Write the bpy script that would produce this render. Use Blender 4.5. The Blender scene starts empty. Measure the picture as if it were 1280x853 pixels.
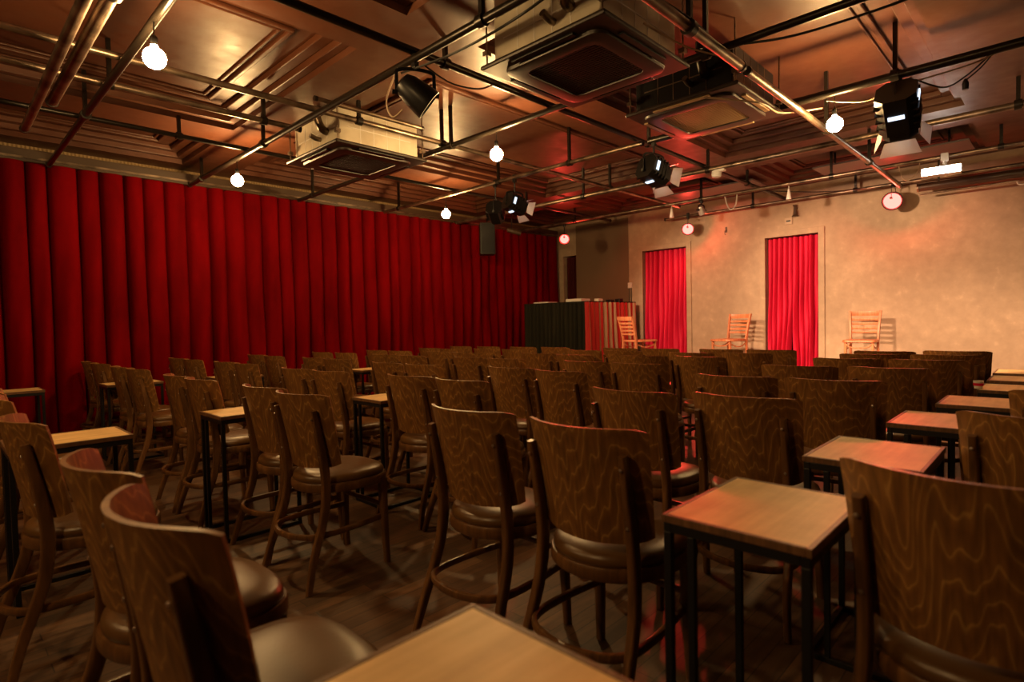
import bpy, bmesh, math, random
from mathutils import Vector, Matrix
R = math.radians
C = bpy.context.scene.collection
SC = bpy.context.scene

# ------------------------------------------------------------------ camera
cam = bpy.data.cameras.new('camera'); camo = bpy.data.objects.new('camera', cam); C.objects.link(camo)
right = Vector((0.69620522, -0.71751498, -0.02169186))
down = Vector((-0.03867807, -0.00732086, -0.99922491))
fwd = Vector((0.71680004, 0.6965046, -0.03284892))
m = Matrix.Identity(4)
for i in range(3):
    m[i][0] = right[i]; m[i][1] = -down[i]; m[i][2] = -fwd[i]
m[2][3] = 1.2
camo.matrix_world = m
cam.sensor_width = 36; cam.lens = 713.5 / 1280 * 36
cam.clip_start = 0.05
cam.dof.use_dof = True; cam.dof.focus_distance = 4.2; cam.dof.aperture_fstop = 2.4
SC.camera = camo

# ------------------------------------------------------------------ world, exposure
w = bpy.data.worlds.new('world'); SC.world = w; w.use_nodes = True
w.node_tree.nodes['Background'].inputs[0].default_value = (0.02, 0.012, 0.01, 1)
w.node_tree.nodes['Background'].inputs[1].default_value = 0.05
SC.view_settings.view_transform = 'Standard'; SC.view_settings.look = 'None'
SC.view_settings.gamma = 1; SC.view_settings.use_curve_mapping = False
SC.view_settings.exposure = 0.0
BULB = 560.0          # emission strength of the bare globe bulbs
WHITE_W = 600.0       # stage spots
RED_W = 210.0         # red cans

# ------------------------------------------------------------------ materials
def mat(name, col=(.5, .5, .5), rough=.5, metal=0, spec=.5):
    M = bpy.data.materials.new(name); M.use_nodes = True
    b = M.node_tree.nodes['Principled BSDF']
    b.inputs['Base Color'].default_value = (*col, 1); b.inputs['Roughness'].default_value = rough
    b.inputs['Metallic'].default_value = metal; b.inputs['Specular IOR Level'].default_value = spec
    return M
def nd(M, t, **k):
    n = M.node_tree.nodes.new(t)
    for a, v in k.items(): setattr(n, a, v)
    return n
def ln(M, a, b): M.node_tree.links.new(a, b)
def bsdf(M): return M.node_tree.nodes['Principled BSDF']
def ramp(M, src, stops):
    r = nd(M, 'ShaderNodeValToRGB'); e = r.color_ramp.elements
    while len(e) < len(stops): e.new(0.5)
    for q, (p, c) in zip(e, stops): q.position = p; q.color = (*c, 1)
    ln(M, src, r.inputs[0]); return r
def mapping(M, scale, coord='Object', rot=(0, 0, 0), rnd=0):
    tc = nd(M, 'ShaderNodeTexCoord'); mp = nd(M, 'ShaderNodeMapping')
    mp.inputs['Scale'].default_value = scale; mp.inputs['Rotation'].default_value = rot
    src = tc.outputs[coord]
    if rnd:
        oi = nd(M, 'ShaderNodeObjectInfo'); mu = nd(M, 'ShaderNodeMath', operation='MULTIPLY'); mu.inputs[1].default_value = rnd
        ln(M, oi.outputs['Random'], mu.inputs[0])
        ad = nd(M, 'ShaderNodeVectorMath', operation='ADD'); ln(M, src, ad.inputs[0]); ln(M, mu.outputs[0], ad.inputs[1]); src = ad.outputs[0]
    ln(M, src, mp.inputs['Vector']); return mp.outputs[0]
def noise(M, vec, scale, detail=3, rough=.5, dist=0):
    n = nd(M, 'ShaderNodeTexNoise'); n.inputs['Scale'].default_value = scale; n.inputs['Detail'].default_value = detail
    n.inputs['Roughness'].default_value = rough; n.inputs['Distortion'].default_value = dist
    ln(M, vec, n.inputs['Vector']); return n.outputs[0]
def bump(M, src, strength, dist=.01):
    b = nd(M, 'ShaderNodeBump'); b.inputs['Strength'].default_value = strength; b.inputs['Distance'].default_value = dist
    ln(M, src, b.inputs['Height']); ln(M, b.outputs[0], bsdf(M).inputs['Normal'])
def mix(M, fac, a, b, mode='MIX'):
    x = nd(M, 'ShaderNodeMix', data_type='RGBA', blend_type=mode)
    for s, v in ((x.inputs[0], fac), (x.inputs[6], a), (x.inputs[7], b)):
        if hasattr(v, 'links'): ln(M, v, s)
        elif isinstance(v, tuple): s.default_value = (*v, 1)
        else: s.default_value = v
    return x.outputs[2]

def wood(name, dark, mid, line, rough, bands=13, scale=(1.2, 5, 1.5), rnd=40, spec=.5, chevron=0):
    M = mat(name, rough=rough, spec=spec)
    v = mapping(M, scale, rnd=rnd)
    n = noise(M, v, 1.0, 3.0, .42, .55)
    mu = nd(M, 'ShaderNodeMath', operation='MULTIPLY'); mu.inputs[1].default_value = bands; ln(M, n, mu.inputs[0])
    tot = mu.outputs[0]
    if chevron:
        sx = nd(M, 'ShaderNodeSeparateXYZ'); ln(M, mapping(M, (1, 1, 1), rnd=3), sx.inputs[0])
        zz = nd(M, 'ShaderNodeMath', operation='MULTIPLY'); zz.inputs[1].default_value = chevron; ln(M, sx.outputs[2], zz.inputs[0])
        rp = noise(M, mapping(M, (.5, 14, 2.4), rnd=31), 1.0, 2, .5); rm = nd(M, 'ShaderNodeMath', operation='MULTIPLY'); rm.inputs[1].default_value = 5.0; ln(M, rp, rm.inputs[0])
        for q in (zz.outputs[0], rm.outputs[0]):
            ad = nd(M, 'ShaderNodeMath', operation='ADD'); ln(M, tot, ad.inputs[0]); ln(M, q, ad.inputs[1]); tot = ad.outputs[0]
    fr = nd(M, 'ShaderNodeMath', operation='FRACT'); ln(M, tot, fr.inputs[0])
    r = ramp(M, fr.outputs[0], [(0, mid), (.55, dark), (.84, mid), (.94, line), (1, mid)])
    v2 = mapping(M, (25, 60, 4), rnd=17)
    f = noise(M, v2, 1.5, 3, .6)
    r2 = ramp(M, f, [(.3, (.62, .62, .62)), (.7, (1.2, 1.2, 1.2))])
    ln(M, mix(M, 1.0, r.outputs[0], r2.outputs[0], 'MULTIPLY'), bsdf(M).inputs['Base Color'])
    bump(M, f, .08, .002)
    return M
M_veneer = wood('walnut_veneer', (.165, .070, .017), (.22, .098, .025), (.40, .215, .065), .40, 12, (1.0, 4.5, 1.2), chevron=15)
M_bent = wood('stained_bentwood', (.105, .046, .015), (.14, .062, .02), (.18, .084, .028), .34, 5, (3, 8, .8))
M_beech = wood('orange_beech', (.60, .20, .085), (.68, .25, .11), (.74, .30, .14), .4, 6, (3, 9, 1))
M_top = mat('pale_table_veneer', (.5, .3, .12), .45)
v = mapping(M_top, (2, 26, 6), rnd=23); a = noise(M_top, v, 1.0, 4, .55, .2); r = ramp(M_top, a, [(.3, (.55, .36, .15)), (.55, (.68, .46, .20)), (.75, (.76, .54, .26))])
b = noise(M_top, mapping(M_top, (1, 1, 1), rnd=9), 5, 4, .6); r2 = ramp(M_top, b, [(.3, (.8,) * 3), (.6, (1,) * 3), (.78, (1.12,) * 3)])
ln(M_top, mix(M_top, 1.0, r.outputs[0], r2.outputs[0], 'MULTIPLY'), bsdf(M_top).inputs['Base Color'])
M_rim = wood('dark_table_edge', (.12, .06, .028), (.15, .07, .03), (.18, .09, .04), .45, 5, (2, 6, 2))
M_black = mat('black_steel', (.012, .012, .014), .42, .3)
M_leather = mat('dark_brown_leatherette', (.10, .047, .013), .36, 0, .45)
v = mapping(M_leather, (1, 1, 1)); bump(M_leather, noise(M_leather, v, 90, 2), .12, .003)
M_screw = mat('steel_screw', (.6, .55, .5), .3, 1)
M_pipe = mat('worn_steel_pipe', (.30, .22, .16), .34, .85)
v = mapping(M_pipe, (1, 1, 1)); r = ramp(M_pipe, noise(M_pipe, v, 6, 4), [(.35, (.10, .075, .055)), (.65, (.36, .27, .2))])
ln(M_pipe, r.outputs[0], bsdf(M_pipe).inputs['Base Color'])
M_dpipe = mat('black_painted_pipe', (.022, .017, .013), .3, .4)
M_cable = mat('black_cable', (.01, .01, .01), .5)
M_tan = mat('tan_cable', (.45, .33, .22), .5)
M_white = mat('white_plastic', (.75, .72, .68), .4)
M_lamp = mat('black_lamp_housing', (.012, .012, .013), .35, .4)
M_lampgrey = mat('grey_barn_door', (.55, .52, .48), .35, .5)
M_cream = mat('foil_casing', (.62, .56, .44), .4, .2)
v = mapping(M_cream, (1, 1, 1)); r = ramp(M_cream, noise(M_cream, v, 4, 4), [(.3, (.48, .42, .32)), (.7, (.68, .62, .5))])
ln(M_cream, r.outputs[0], bsdf(M_cream).inputs['Base Color'])
M_ac = mat('dark_brown_plastic', (.022, .013, .010), .4)
M_acgrille = mat('grille_tan', (.42, .28, .15), .45)
M_speaker = mat('speaker_black', (.014, .015, .012), .5)

M_ceil = mat('maroon_gloss_ceiling', (.10, .028, .022), .3, 0, .6); bsdf(M_ceil).inputs['IOR'].default_value = 1.5
v = mapping(M_ceil, (1, 1, 1)); nz = noise(M_ceil, v, 1.3, 4)
r = ramp(M_ceil, nz, [(.3, (.085, .027, .012)), (.7, (.13, .043, .019))]); ln(M_ceil, r.outputs[0], bsdf(M_ceil).inputs['Base Color'])
nz2 = noise(M_ceil, v, 7, 3); bump(M_ceil, nz2, .25, .01)
r = ramp(M_ceil, nz2, [(.3, (.40,) * 3), (.7, (.54,) * 3)]); ln(M_ceil, r.outputs[0], bsdf(M_ceil).inputs['Roughness'])

M_wall = mat('rendered_greige_wall', (.45, .36, .26), .7)
v = mapping(M_wall, (1, 1, 1)); a = noise(M_wall, v, 1.2, 6, .65); b = noise(M_wall, v, 9, 4, .6)
r = ramp(M_wall, a, [(.3, (.38, .28, .19)), (.55, (.46, .34, .23)), (.75, (.56, .42, .29))])
r2 = ramp(M_wall, b, [(.3, (.86,) * 3), (.62, (1.0,) * 3), (.75, (1.18,) * 3)])
ln(M_wall, mix(M_wall, 1.0, r.outputs[0], r2.outputs[0], 'MULTIPLY'), bsdf(M_wall).inputs['Base Color']); bump(M_wall, b, .15, .01)
M_frame = mat('beige_door_frame', (.47, .35, .24), .5)
M_tanwall = mat('tan_ribbed_wall', (.26, .17, .075), .6)
v = mapping(M_tanwall, (1, 1, 1)); wv = nd(M_tanwall, 'ShaderNodeTexWave'); wv.inputs['Scale'].default_value = 9; ln(M_tanwall, v, wv.inputs['Vector'])
bump(M_tanwall, wv.outputs[0], .6, .01)
M_shadedwall = mat('shaded_wall_brown', (.17, .105, .06), .7)  # wall colour darkened to stand in for shade
M_dark = mat('dark_wall', (.03, .012, .01), .7)
M_rail = mat('dark_wood_rail', (.06, .035, .02), .4)
M_stage = mat('pale_stage_floor', (.55, .45, .38), .5)
v = mapping(M_stage, (1, 1, 1)); r = ramp(M_stage, noise(M_stage, v, 3, 5), [(.3, (.42, .34, .28)), (.7, (.6, .5, .42))]); ln(M_stage, r.outputs[0], bsdf(M_stage).inputs['Base Color'])
M_stagef = mat('stage_fascia', (.03, .02, .016), .6)

def velvet(name, c1, c2, rough=.75, sheen=.3):
    M = mat(name, c1, rough, 0, .04 if sheen == 0 else .2)
    v = mapping(M, (1, 1, .25)); n = noise(M, v, 5, 4)
    r = ramp(M, n, [(.3, c1), (.7, c2)]); ln(M, r.outputs[0], bsdf(M).inputs['Base Color'])
    bsdf(M).inputs['Sheen Weight'].default_value = sheen; bsdf(M).inputs['Sheen Tint'].default_value = (*c2, 1)
    bump(M, noise(M, mapping(M, (1, 1, 1)), 60, 2), .1, .003)
    return M
M_curtain = velvet('deep_red_velvet', (.10, .0004, .0015), (.175, .0008, .0025), .85, .0)
M_doorcloth = velvet('crimson_cloth', (.52, .009, .045), (.74, .02, .08), .6)
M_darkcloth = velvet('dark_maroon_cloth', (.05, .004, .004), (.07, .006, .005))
M_olive = velvet('black_olive_cloth', (.012, .012, .007), (.022, .020, .012), .8, .1)
M_skirt = mat('red_and_tan_cloth', (.5, .02, .02), .7)
v = mapping(M_skirt, (1, 1, .12)); wv = nd(M_skirt, 'ShaderNodeTexWave', bands_direction='X'); wv.inputs['Scale'].default_value = 2.1
wv.inputs['Distortion'].default_value = 1.4; ln(M_skirt, v, wv.inputs['Vector'])
r = ramp(M_skirt, wv.outputs[0], [(.0, (.50, .012, .012)), (.66, (.55, .015, .015)), (.76, (.42, .27, .15)), (1, (.46, .30, .17))]); ln(M_skirt, r.outputs[0], bsdf(M_skirt).inputs['Base Color'])

M_floor = mat('dark_parquet', (.06, .03, .015), .38)
v = mapping(M_floor, (1, 1, 1)); br = nd(M_floor, 'ShaderNodeTexBrick'); br.offset = .5
for k, x in (('Scale', 1), ('Mortar Size', .0018), ('Bias', 0), ('Brick Width', .55), ('Row Height', .075), ('Mortar Smooth', .1)): br.inputs[k].default_value = x
br.inputs['Color1'].default_value = (.12, .06, .027, 1); br.inputs['Color2'].default_value = (.06, .03, .014, 1); br.inputs['Mortar'].default_value = (.01, .006, .004, 1)
ln(M_floor, v, br.inputs['Vector'])
f = noise(M_floor, mapping(M_floor, (2, 22, 1)), 2, 4, .6); r = ramp(M_floor, f, [(.3, (.6,) * 3), (.7, (1.25,) * 3)])
wr = noise(M_floor, mapping(M_floor, (1, 1, 1)), 2.2, 5, .65); r3 = ramp(M_floor, wr, [(.35, (.7,) * 3), (.7, (1.35,) * 3)])
c = mix(M_floor, 1.0, br.outputs[0], r.outputs[0], 'MULTIPLY'); c = mix(M_floor, 1.0, c, r3.outputs[0], 'MULTIPLY')
ln(M_floor, c, bsdf(M_floor).inputs['Base Color']); bump(M_floor, br.outputs['Fac'], -.3, .003)
r4 = ramp(M_floor, wr, [(.3, (.42,) * 3), (.7, (.6,) * 3)]); ln(M_floor, r4.outputs[0], bsdf(M_floor).inputs['Roughness'])

def emit(name, col, s):
    M = bpy.data.materials.new(name); M.use_nodes = True; nt = M.node_tree; nt.nodes.clear()
    e = nt.nodes.new('ShaderNodeEmission'); o = nt.nodes.new('ShaderNodeOutputMaterial')
    e.inputs[0].default_value = (*col, 1); e.inputs[1].default_value = s; nt.links.new(e.outputs[0], o.inputs[0]); return M
M_bulb = emit('lit_warm_glass', (1.0, .60, .23), BULB)
M_vent = emit('lit_vent_slot', (.75, .85, 1.0), 1.6)
M_redlens = emit('lit_red_lens', (1.0, .075, .06), 9)
M_whitelens = emit('lit_white_lens', (1.0, .86, .72), 22)

# ------------------------------------------------------------------ mesh helpers
def obj(name, bm, M, parent=None, smooth=False, bevel=0, loc=None, rotz=None):
    me = bpy.data.meshes.new(name); bmesh.ops.recalc_face_normals(bm, faces=bm.faces); bm.to_mesh(me); bm.free()
    if M: me.materials.append(M)
    if smooth:
        for p in me.polygons: p.use_smooth = True
        try: me.set_sharp_from_angle(angle=R(smooth if smooth > 1 else 40))
        except Exception: pass
    o = bpy.data.objects.new(name, me); C.objects.link(o)
    if parent: o.parent = parent
    if bevel:
        b = o.modifiers.new('bevel', 'BEVEL'); b.width = bevel; b.segments = 2; b.limit_method = 'ANGLE'; b.angle_limit = R(40)
    if loc is not None: o.location = loc
    if rotz is not None: o.rotation_euler.z = rotz
    return o
def tag(o, label=None, cat=None, group=None, kind=None):
    if label: o['label'] = label
    if cat: o['category'] = cat
    if group: o['group'] = group
    if kind: o['kind'] = kind
    return o
def thing(name, label, cat, loc=(0, 0, 0), rotz=0, group=None):
    o = bpy.data.objects.new(name, None); C.objects.link(o); o.location = loc; o.rotation_euler.z = rotz
    o.empty_display_size = .1
    return tag(o, label, cat, group)
def dup(root, loc, rotz, label, group=None):
    r = root.copy(); C.objects.link(r); r.location = loc; r.rotation_euler.z = rotz; r['label'] = label
    if group: r['group'] = group
    for ch in list(root.children):
        c = ch.copy(); C.objects.link(c); c.parent = r
        for g in list(ch.children):
            d = g.copy(); C.objects.link(d); d.parent = c
    return r
def box(bm, x0, x1, y0, y1, z0, z1, rot=None, at=None):
    vs = [bm.verts.new((x, y, z)) for x in (x0, x1) for y in (y0, y1) for z in (z0, z1)]
    for f in ((0, 1, 3, 2), (4, 6, 7, 5), (0, 4, 5, 1), (2, 3, 7, 6), (0, 2, 6, 4), (1, 5, 7, 3)): bm.faces.new([vs[i] for i in f])
    if rot is not None:
        for v in vs: v.co = rot @ v.co
    if at is not None:
        for v in vs: v.co += Vector(at)
    return vs
def B(*b):
    bm = bmesh.new()
    for q in b: box(bm, *q)
    return bm
def smoothpath(pts, n=8, closed=False):
    P = [Vector(p) for p in pts]; out = []; N = len(P)
    rng = range(N if closed else N - 1)
    for i in rng:
        g = (lambda k: P[k % N]) if closed else (lambda k: P[max(0, min(N - 1, k))])
        p0, p1, p2, p3 = g(i - 1), g(i), g(i + 1), g(i + 2)
        for j in range(n):
            t = j / n
            out.append(.5 * ((2 * p1) + (-p0 + p2) * t + (2 * p0 - 5 * p1 + 4 * p2 - p3) * t * t + (-p0 + 3 * p1 - 3 * p2 + p3) * t ** 3))
    if not closed: out.append(P[-1])
    return out
def sweep(bm, path, a, b=None, sides=10, sq=2.0, up=(0, 0, 1), closed=False):
    """tube along path; a = half width sideways, b = half height along up; sq > 2 squares the section; a, b may be functions of t"""
    P = [Vector(p) for p in path]; N = len(P); b = a if b is None else b; up = Vector(up); rings = []
    for i, p in enumerate(P):
        if closed: t = P[(i + 1) % N] - P[i - 1]
        else: t = P[min(i + 1, N - 1)] - P[max(i - 1, 0)]
        t.normalize(); s = t.cross(up)
        if s.length < 1e-3: s = t.cross(Vector((1, 0, 0)))
        s.normalize(); n = s.cross(t); n.normalize()
        f = i / max(1, N - 1); aa = a(f) if callable(a) else a; bb = b(f) if callable(b) else b
        ring = []
        for k in range(sides):
            th = 2 * math.pi * (k + .5) / sides; c, d = math.cos(th), math.sin(th)
            x = math.copysign(abs(c) ** (2 / sq), c) * aa; y = math.copysign(abs(d) ** (2 / sq), d) * bb
            ring.append(bm.verts.new(p + s * x + n * y))
        rings.append(ring)
    for i in range(N if closed else N - 1):
        r0, r1 = rings[i], rings[(i + 1) % N]
        for k in range(sides): bm.faces.new((r0[k], r0[(k + 1) % sides], r1[(k + 1) % sides], r1[k]))
    if not closed:
        bm.faces.new(rings[0][::-1]); bm.faces.new(rings[-1])
    return bm
def tube(pts, r, sides=10, n=0, M=None, sq=2, **k):
    return sweep(bmesh.new(), smoothpath(pts, n) if n else pts, r, sides=sides, sq=sq, **k)
def lathe(bm, prof, seg=20, mtx=None, cap=True):
    """prof list of (z, r) about local z"""
    rings = []
    for z, r in prof:
        ring = []
        for k in range(seg):
            t = 2 * math.pi * k / seg; c = Vector((r * math.cos(t), r * math.sin(t), z))
            ring.append(bm.verts.new(mtx @ c if mtx is not None else c))
        rings.append(ring)
    for a, b in zip(rings, rings[1:]):
        for k in range(seg): bm.faces.new((a[k], a[(k + 1) % seg], b[(k + 1) % seg], b[k]))
    if cap: bm.faces.new(rings[0][::-1]); bm.faces.new(rings[-1])
    return bm
def pleats(p0, p1, z0, z1, n, amp, seed=0, flare=0, nz=14, per=10, thick=.006, gather=None, sharp=.55, zt=None):
    """hanging pleated cloth between two plan points; gather(t, h) may shift along the width"""
    rnd = random.Random(seed); p0 = Vector(p0); p1 = Vector(p1); d = p1 - p0; L = d.length; d.normalize(); nrm = Vector((-d.y, d.x))
    ph = [rnd.uniform(.75, 1.25) for _ in range(n)]; off = [rnd.uniform(-.12, .12) for _ in range(n + 1)]
    lean = [rnd.uniform(-.35, .35) for _ in range(n)]
    bm = bmesh.new(); cols = []
    for i in range(n * per + 1):
        k = min(n - 1, i // per); u = (i - k * per) / per
        col = []
        for j in range(nz + 1):
            h = j / nz                      # 0 top, 1 bottom
            s = (k + u + off[k] * (1 - u) + off[min(n, k + 1)] * u + lean[k] * .18 * h * math.sin(math.pi * u)) / n * L
            s = max(0, min(L, s))
            if gather: s = gather(s / L, h) * L
            a = amp * ph[k] * (abs(math.sin(math.pi * u)) ** sharp) * (1 + flare * h) + amp * .25 * math.sin(6.3 * u + 9 * h + k) * h * (0 < u < 1)
            xy = p0 + d * s + nrm * (a - amp * .5)
            col.append(bm.verts.new((xy.x, xy.y, z1 + (z0 - z1) * h)))
        cols.append(col)
    for a, b in zip(cols, cols[1:]):
        for j in range(nz): bm.faces.new((a[j], b[j], b[j + 1], a[j + 1]))
    bmesh.ops.recalc_face_normals(bm, faces=bm.faces)
    bmesh.ops.solidify(bm, geom=list(bm.faces), thickness=thick)
    return bm
def struct(name, bm, M, bevel=0, parent=None):
    o = obj(name, bm, M, parent, bevel=bevel)
    if not parent: o['kind'] = 'structure'
    return o

# ------------------------------------------------------------------ the room
U0, UW, VL, VR = -3.2, 9.2, 7.8, -2.2
struct('floor', B((U0, UW + 1.2, VR, VL, -.1, 0)), M_floor)
struct('wall_back', B((U0 - .15, U0, VR, VL, 0, 3.4)), M_dark)
struct('wall_right', B((U0, UW + 1.2, VR - .15, VR, 0, 3.4)), M_dark)
struct('wall_left', B((U0, UW + 1.2, VL, VL + .15, 0, 3.4)), M_tanwall)
# stage wall with two curtained doorways and a dark passage beside the curtain
D1, D2, D3 = (4.70, 5.56), (2.62, 3.38), (7.08, 7.42)
ZS = .41
bm = bmesh.new()
for a_, b_ in ((VR, D2[0]), (D2[1], D1[0]), (D1[1], D3[0]), (D3[1], VL)): box(bm, UW, UW + .2, a_, b_, 0, 3.4)
for (a_, b_), zt in ((D2, 2.42), (D1, 2.44), (D3, 2.52)): box(bm, UW, UW + .2, a_, b_, zt, 3.4)
struct('wall_front', bm, M_wall)
struct('wall_passage', B((UW + 1.0, UW + 1.2, VR, VL, 0, 3.4)), M_dark)
# a thin raised sheet joint on the wall right of the second doorway
struct('trim_1', B((UW - .006, UW, 1.60, 1.615, ZS, 2.95), (UW - .012, UW, VR, 1.6, ZS, 2.9)), M_wall)
struct('trim_2', B((UW - .012, UW, 5.86, 7.08, 0, 3.10)), M_shadedwall)  # added thin sheet, the unlit corner's shade put into its colour
for k, (d, zt) in enumerate(((D1, 2.44), (D2, 2.42))):
    f = struct('door_%d' % (k + 1), B((UW - .025, UW + .02, d[0] - .085, d[0], ZS, zt + .085), (UW - .025, UW + .02, d[1], d[1] + .085, ZS, zt + .085), (UW - .025, UW + .02, d[0], d[1], zt, zt + .085)), M_wall, .004)
# ceiling: beams with deep coffers between them
ZB, ZC = 3.15, 3.30
CU = [(-1.5, 2.2), (2.8, 6.9), (7.6, 9.0)]; CV = [(-1.9, .15), (.7, 3.0), (3.6, 5.9), (6.4, 7.5)]
bm = B((U0, UW + 1.2, VR, VL, ZC, ZC + .15))
us = [U0] + [x for p in CU for x in p] + [UW + 1.2]
for i in range(0, len(us), 2): box(bm, us[i], us[i + 1], VR, VL, ZB, ZC)
vs_ = [VR] + [x for p in CV for x in p] + [VL]
for a_, b_ in CU:
    for i in range(0, len(vs_), 2): box(bm, a_, b_, vs_[i], vs_[i + 1], ZB, ZC)
struct('ceiling', bm, M_ceil)
def frame(bm, u0, u1, v0, v1, wd, z0, z1):
    box(bm, u0, u1, v0, v0 + wd, z0, z1); box(bm, u0, u1, v1 - wd, v1, z0, z1)
    box(bm, u0, u0 + wd, v0 + wd, v1 - wd, z0, z1); box(bm, u1 - wd, u1, v0 + wd, v1 - wd, z0, z1)
n = 3
for a_, b_ in CU:
    for c_, d_ in CV:
        bm = bmesh.new(); frame(bm, a_, b_, c_, d_, .07, ZB + .05, ZC); frame(bm, a_ + .07, b_ - .07, c_ + .07, d_ - .07, .09, ZB + .10, ZC)
        frame(bm, a_ + .30, b_ - .30, c_ + .30, d_ - .30, .035, ZC - .03, ZC); frame(bm, a_ + .37, b_ - .37, c_ + .37, d_ - .37, .02, ZC - .02, ZC)
        struct('trim_%d' % n, bm, M_ceil, .008); n += 1
# stage platform
struct('stage_platform', B((7.7, UW, VR, 5.5, 0, ZS - .02)), M_stagef)
struct('stage_floor', B((7.68, UW, VR, 5.5, ZS - .02, ZS)), M_stage)

# ------------------------------------------------------------------ curtains
cur = obj('stage_curtain', pleats((-1.6, 7.55), (9.12, 7.55), .03, 2.92, 50, -.11, 5, .25, 16, 12, sharp=.36), M_curtain, smooth=60)
tag(cur, 'long deep red velvet curtain hanging in pleats over the whole left wall', 'curtain')
rail = thing('curtain_rail', 'dark wooden curtain beam running above the long red curtain', 'rail', (0, 7.56, 2.92))
obj('beam', B((-1.7, 9.15, -.05, .09, 0, .13)), M_rail, rail, bevel=.006)
obj('track', B((-1.7, 9.15, -.065, -.05, .03, .05)), M_pipe, rail)
def split_gather(gap):
    def g(t, h):
        q = gap * max(0, (h - .45) / .55) ** 1.3
        return t * (.5 - q) * 2 * 1 if t < .5 else 1 - (1 - t) * (.5 - q * .3) * 2
    return g
c1 = obj('doorway_curtain', pleats((9.27, D1[1] - .005), (9.27, D1[0] + .005), ZS + .01, 2.42, 9, -.10, 11, .6, 22, 10, sharp=.5), M_doorcloth, smooth=60)
tag(c1, 'closed crimson curtain in the left doorway beside the draped counter', 'curtain', 'crimson doorway curtains')
# second doorway: two leaves parting towards the floor
def leaf(v0, v1, seed, side):
    def g(t, h):
        q = .12 * max(0, (h - .5) / .5)
        return t * (1 - q * 1.3) if side > 0 else 1 - (1 - t) * (1 - q * .4)
    return pleats((9.27, v0), (9.27, v1), ZS + .01, 2.40, 5, -.10, seed, .6, 22, 10, gather=g, sharp=.5)
root = thing('doorway_curtain', 'crimson curtain of two leaves parting at the floor in the middle doorway', 'curtain', (0, 0, 0), 0, 'crimson doorway curtains')
obj('curtain_leaf', leaf(D2[1] - .005, 2.985, 21, 1), M_doorcloth, root, smooth=60)
obj('curtain_leaf', leaf(2.99, D2[0] + .005, 22, -1), M_doorcloth, root, smooth=60)
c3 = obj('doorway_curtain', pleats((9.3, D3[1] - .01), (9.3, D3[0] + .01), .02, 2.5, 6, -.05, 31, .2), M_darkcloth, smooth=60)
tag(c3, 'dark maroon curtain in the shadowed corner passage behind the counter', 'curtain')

# ------------------------------------------------------------------ bentwood chairs
def arc_x(y, half, depth):
    Rr = (half * half + depth * depth) / (2 * depth); return -(math.sqrt(max(0, Rr * Rr - y * y)) - (Rr - depth))
def back_mesh():
    bm = bmesh.new(); nu, nv, th = 22, 10, .012; S = []
    for side in (0, 1):
        g = []
        for j in range(nv + 1):
            t = j / nv; row = []
            half = .208 + .019 * t; depth = .098 + .006 * t
            Rr = (half * half + depth * depth) / (2 * depth); A = math.asin(half / Rr)
            for i in range(nu + 1):
                s = -1 + 2 * i / nu; rr = Rr - (th if side else 0)
                y = rr * math.sin(A * s); x = -(rr * math.cos(A * s) - (Rr - depth))
                edge = abs(s) ** 10
                z = .545 + (.89 - .545) * t - .012 * edge * (1 if t > .5 else -1) * abs(2 * t - 1) ** 4
                z += -.012 * (1 - s * s) * (1 - t)
                rake = .064 - .052 * t - .012 * t * t
                row.append(bm.verts.new((x + rake, y, z)))
            g.append(row)
        S.append(g)
    for side in (0, 1):
        for j in range(nv):
            for i in range(nu):
                q = (S[side][j][i], S[side][j][i + 1], S[side][j + 1][i + 1], S[side][j + 1][i]); bm.faces.new(q if side else q[::-1])
    for i in range(nu):
        for j in (0, nv): bm.faces.new((S[0][j][i], S[0][j][i + 1], S[1][j][i + 1], S[1][j][i]))
    for j in range(nv):
        for i in (0, nu): bm.faces.new((S[0][j][i], S[0][j + 1][i], S[1][j + 1][i], S[1][j][i]))
    return bm
def seat_pt(th, k=1.0):
    c, s = math.cos(th), math.sin(th)
    hw = .205 + .012 * c; n = 2.9 if c > 0 else 2.15
    x = math.copysign(abs(c) ** (2 / n), c) * .205 * k + .165; y = math.copysign(abs(s) ** (2 / n), s) * hw * k
    return x, y
def disc(prof, n=40):
    bm = bmesh.new(); rings = []
    for k, z in prof: rings.append([bm.verts.new((*seat_pt(2 * math.pi * i / n, k), z)) for i in range(n)])
    for a, b in zip(rings, rings[1:]):
        for i in range(n): bm.faces.new((a[i], a[(i + 1) % n], b[(i + 1) % n], b[i]))
    bm.faces.new(rings[0][::-1]); bm.faces.new(rings[-1]); return bm
def rear_leg(s):
    pts = [(-.125, s * .215, 0), (-.085, s * .197, .14), (-.020, s * .184, .32), (.000, s * .176, .46), (-.008, s * .173, .58), (-.028, s * .173, .70), (-.050, s * .174, .815)]
    return sweep(bmesh.new(), smoothpath(pts, 5), lambda t: .0115 + .0035 * math.sin(math.pi * min(1, t * 1.05)), lambda t: .013 + .008 * math.sin(math.pi * t), 12, 4.5, up=(1, 0, 0))
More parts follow.
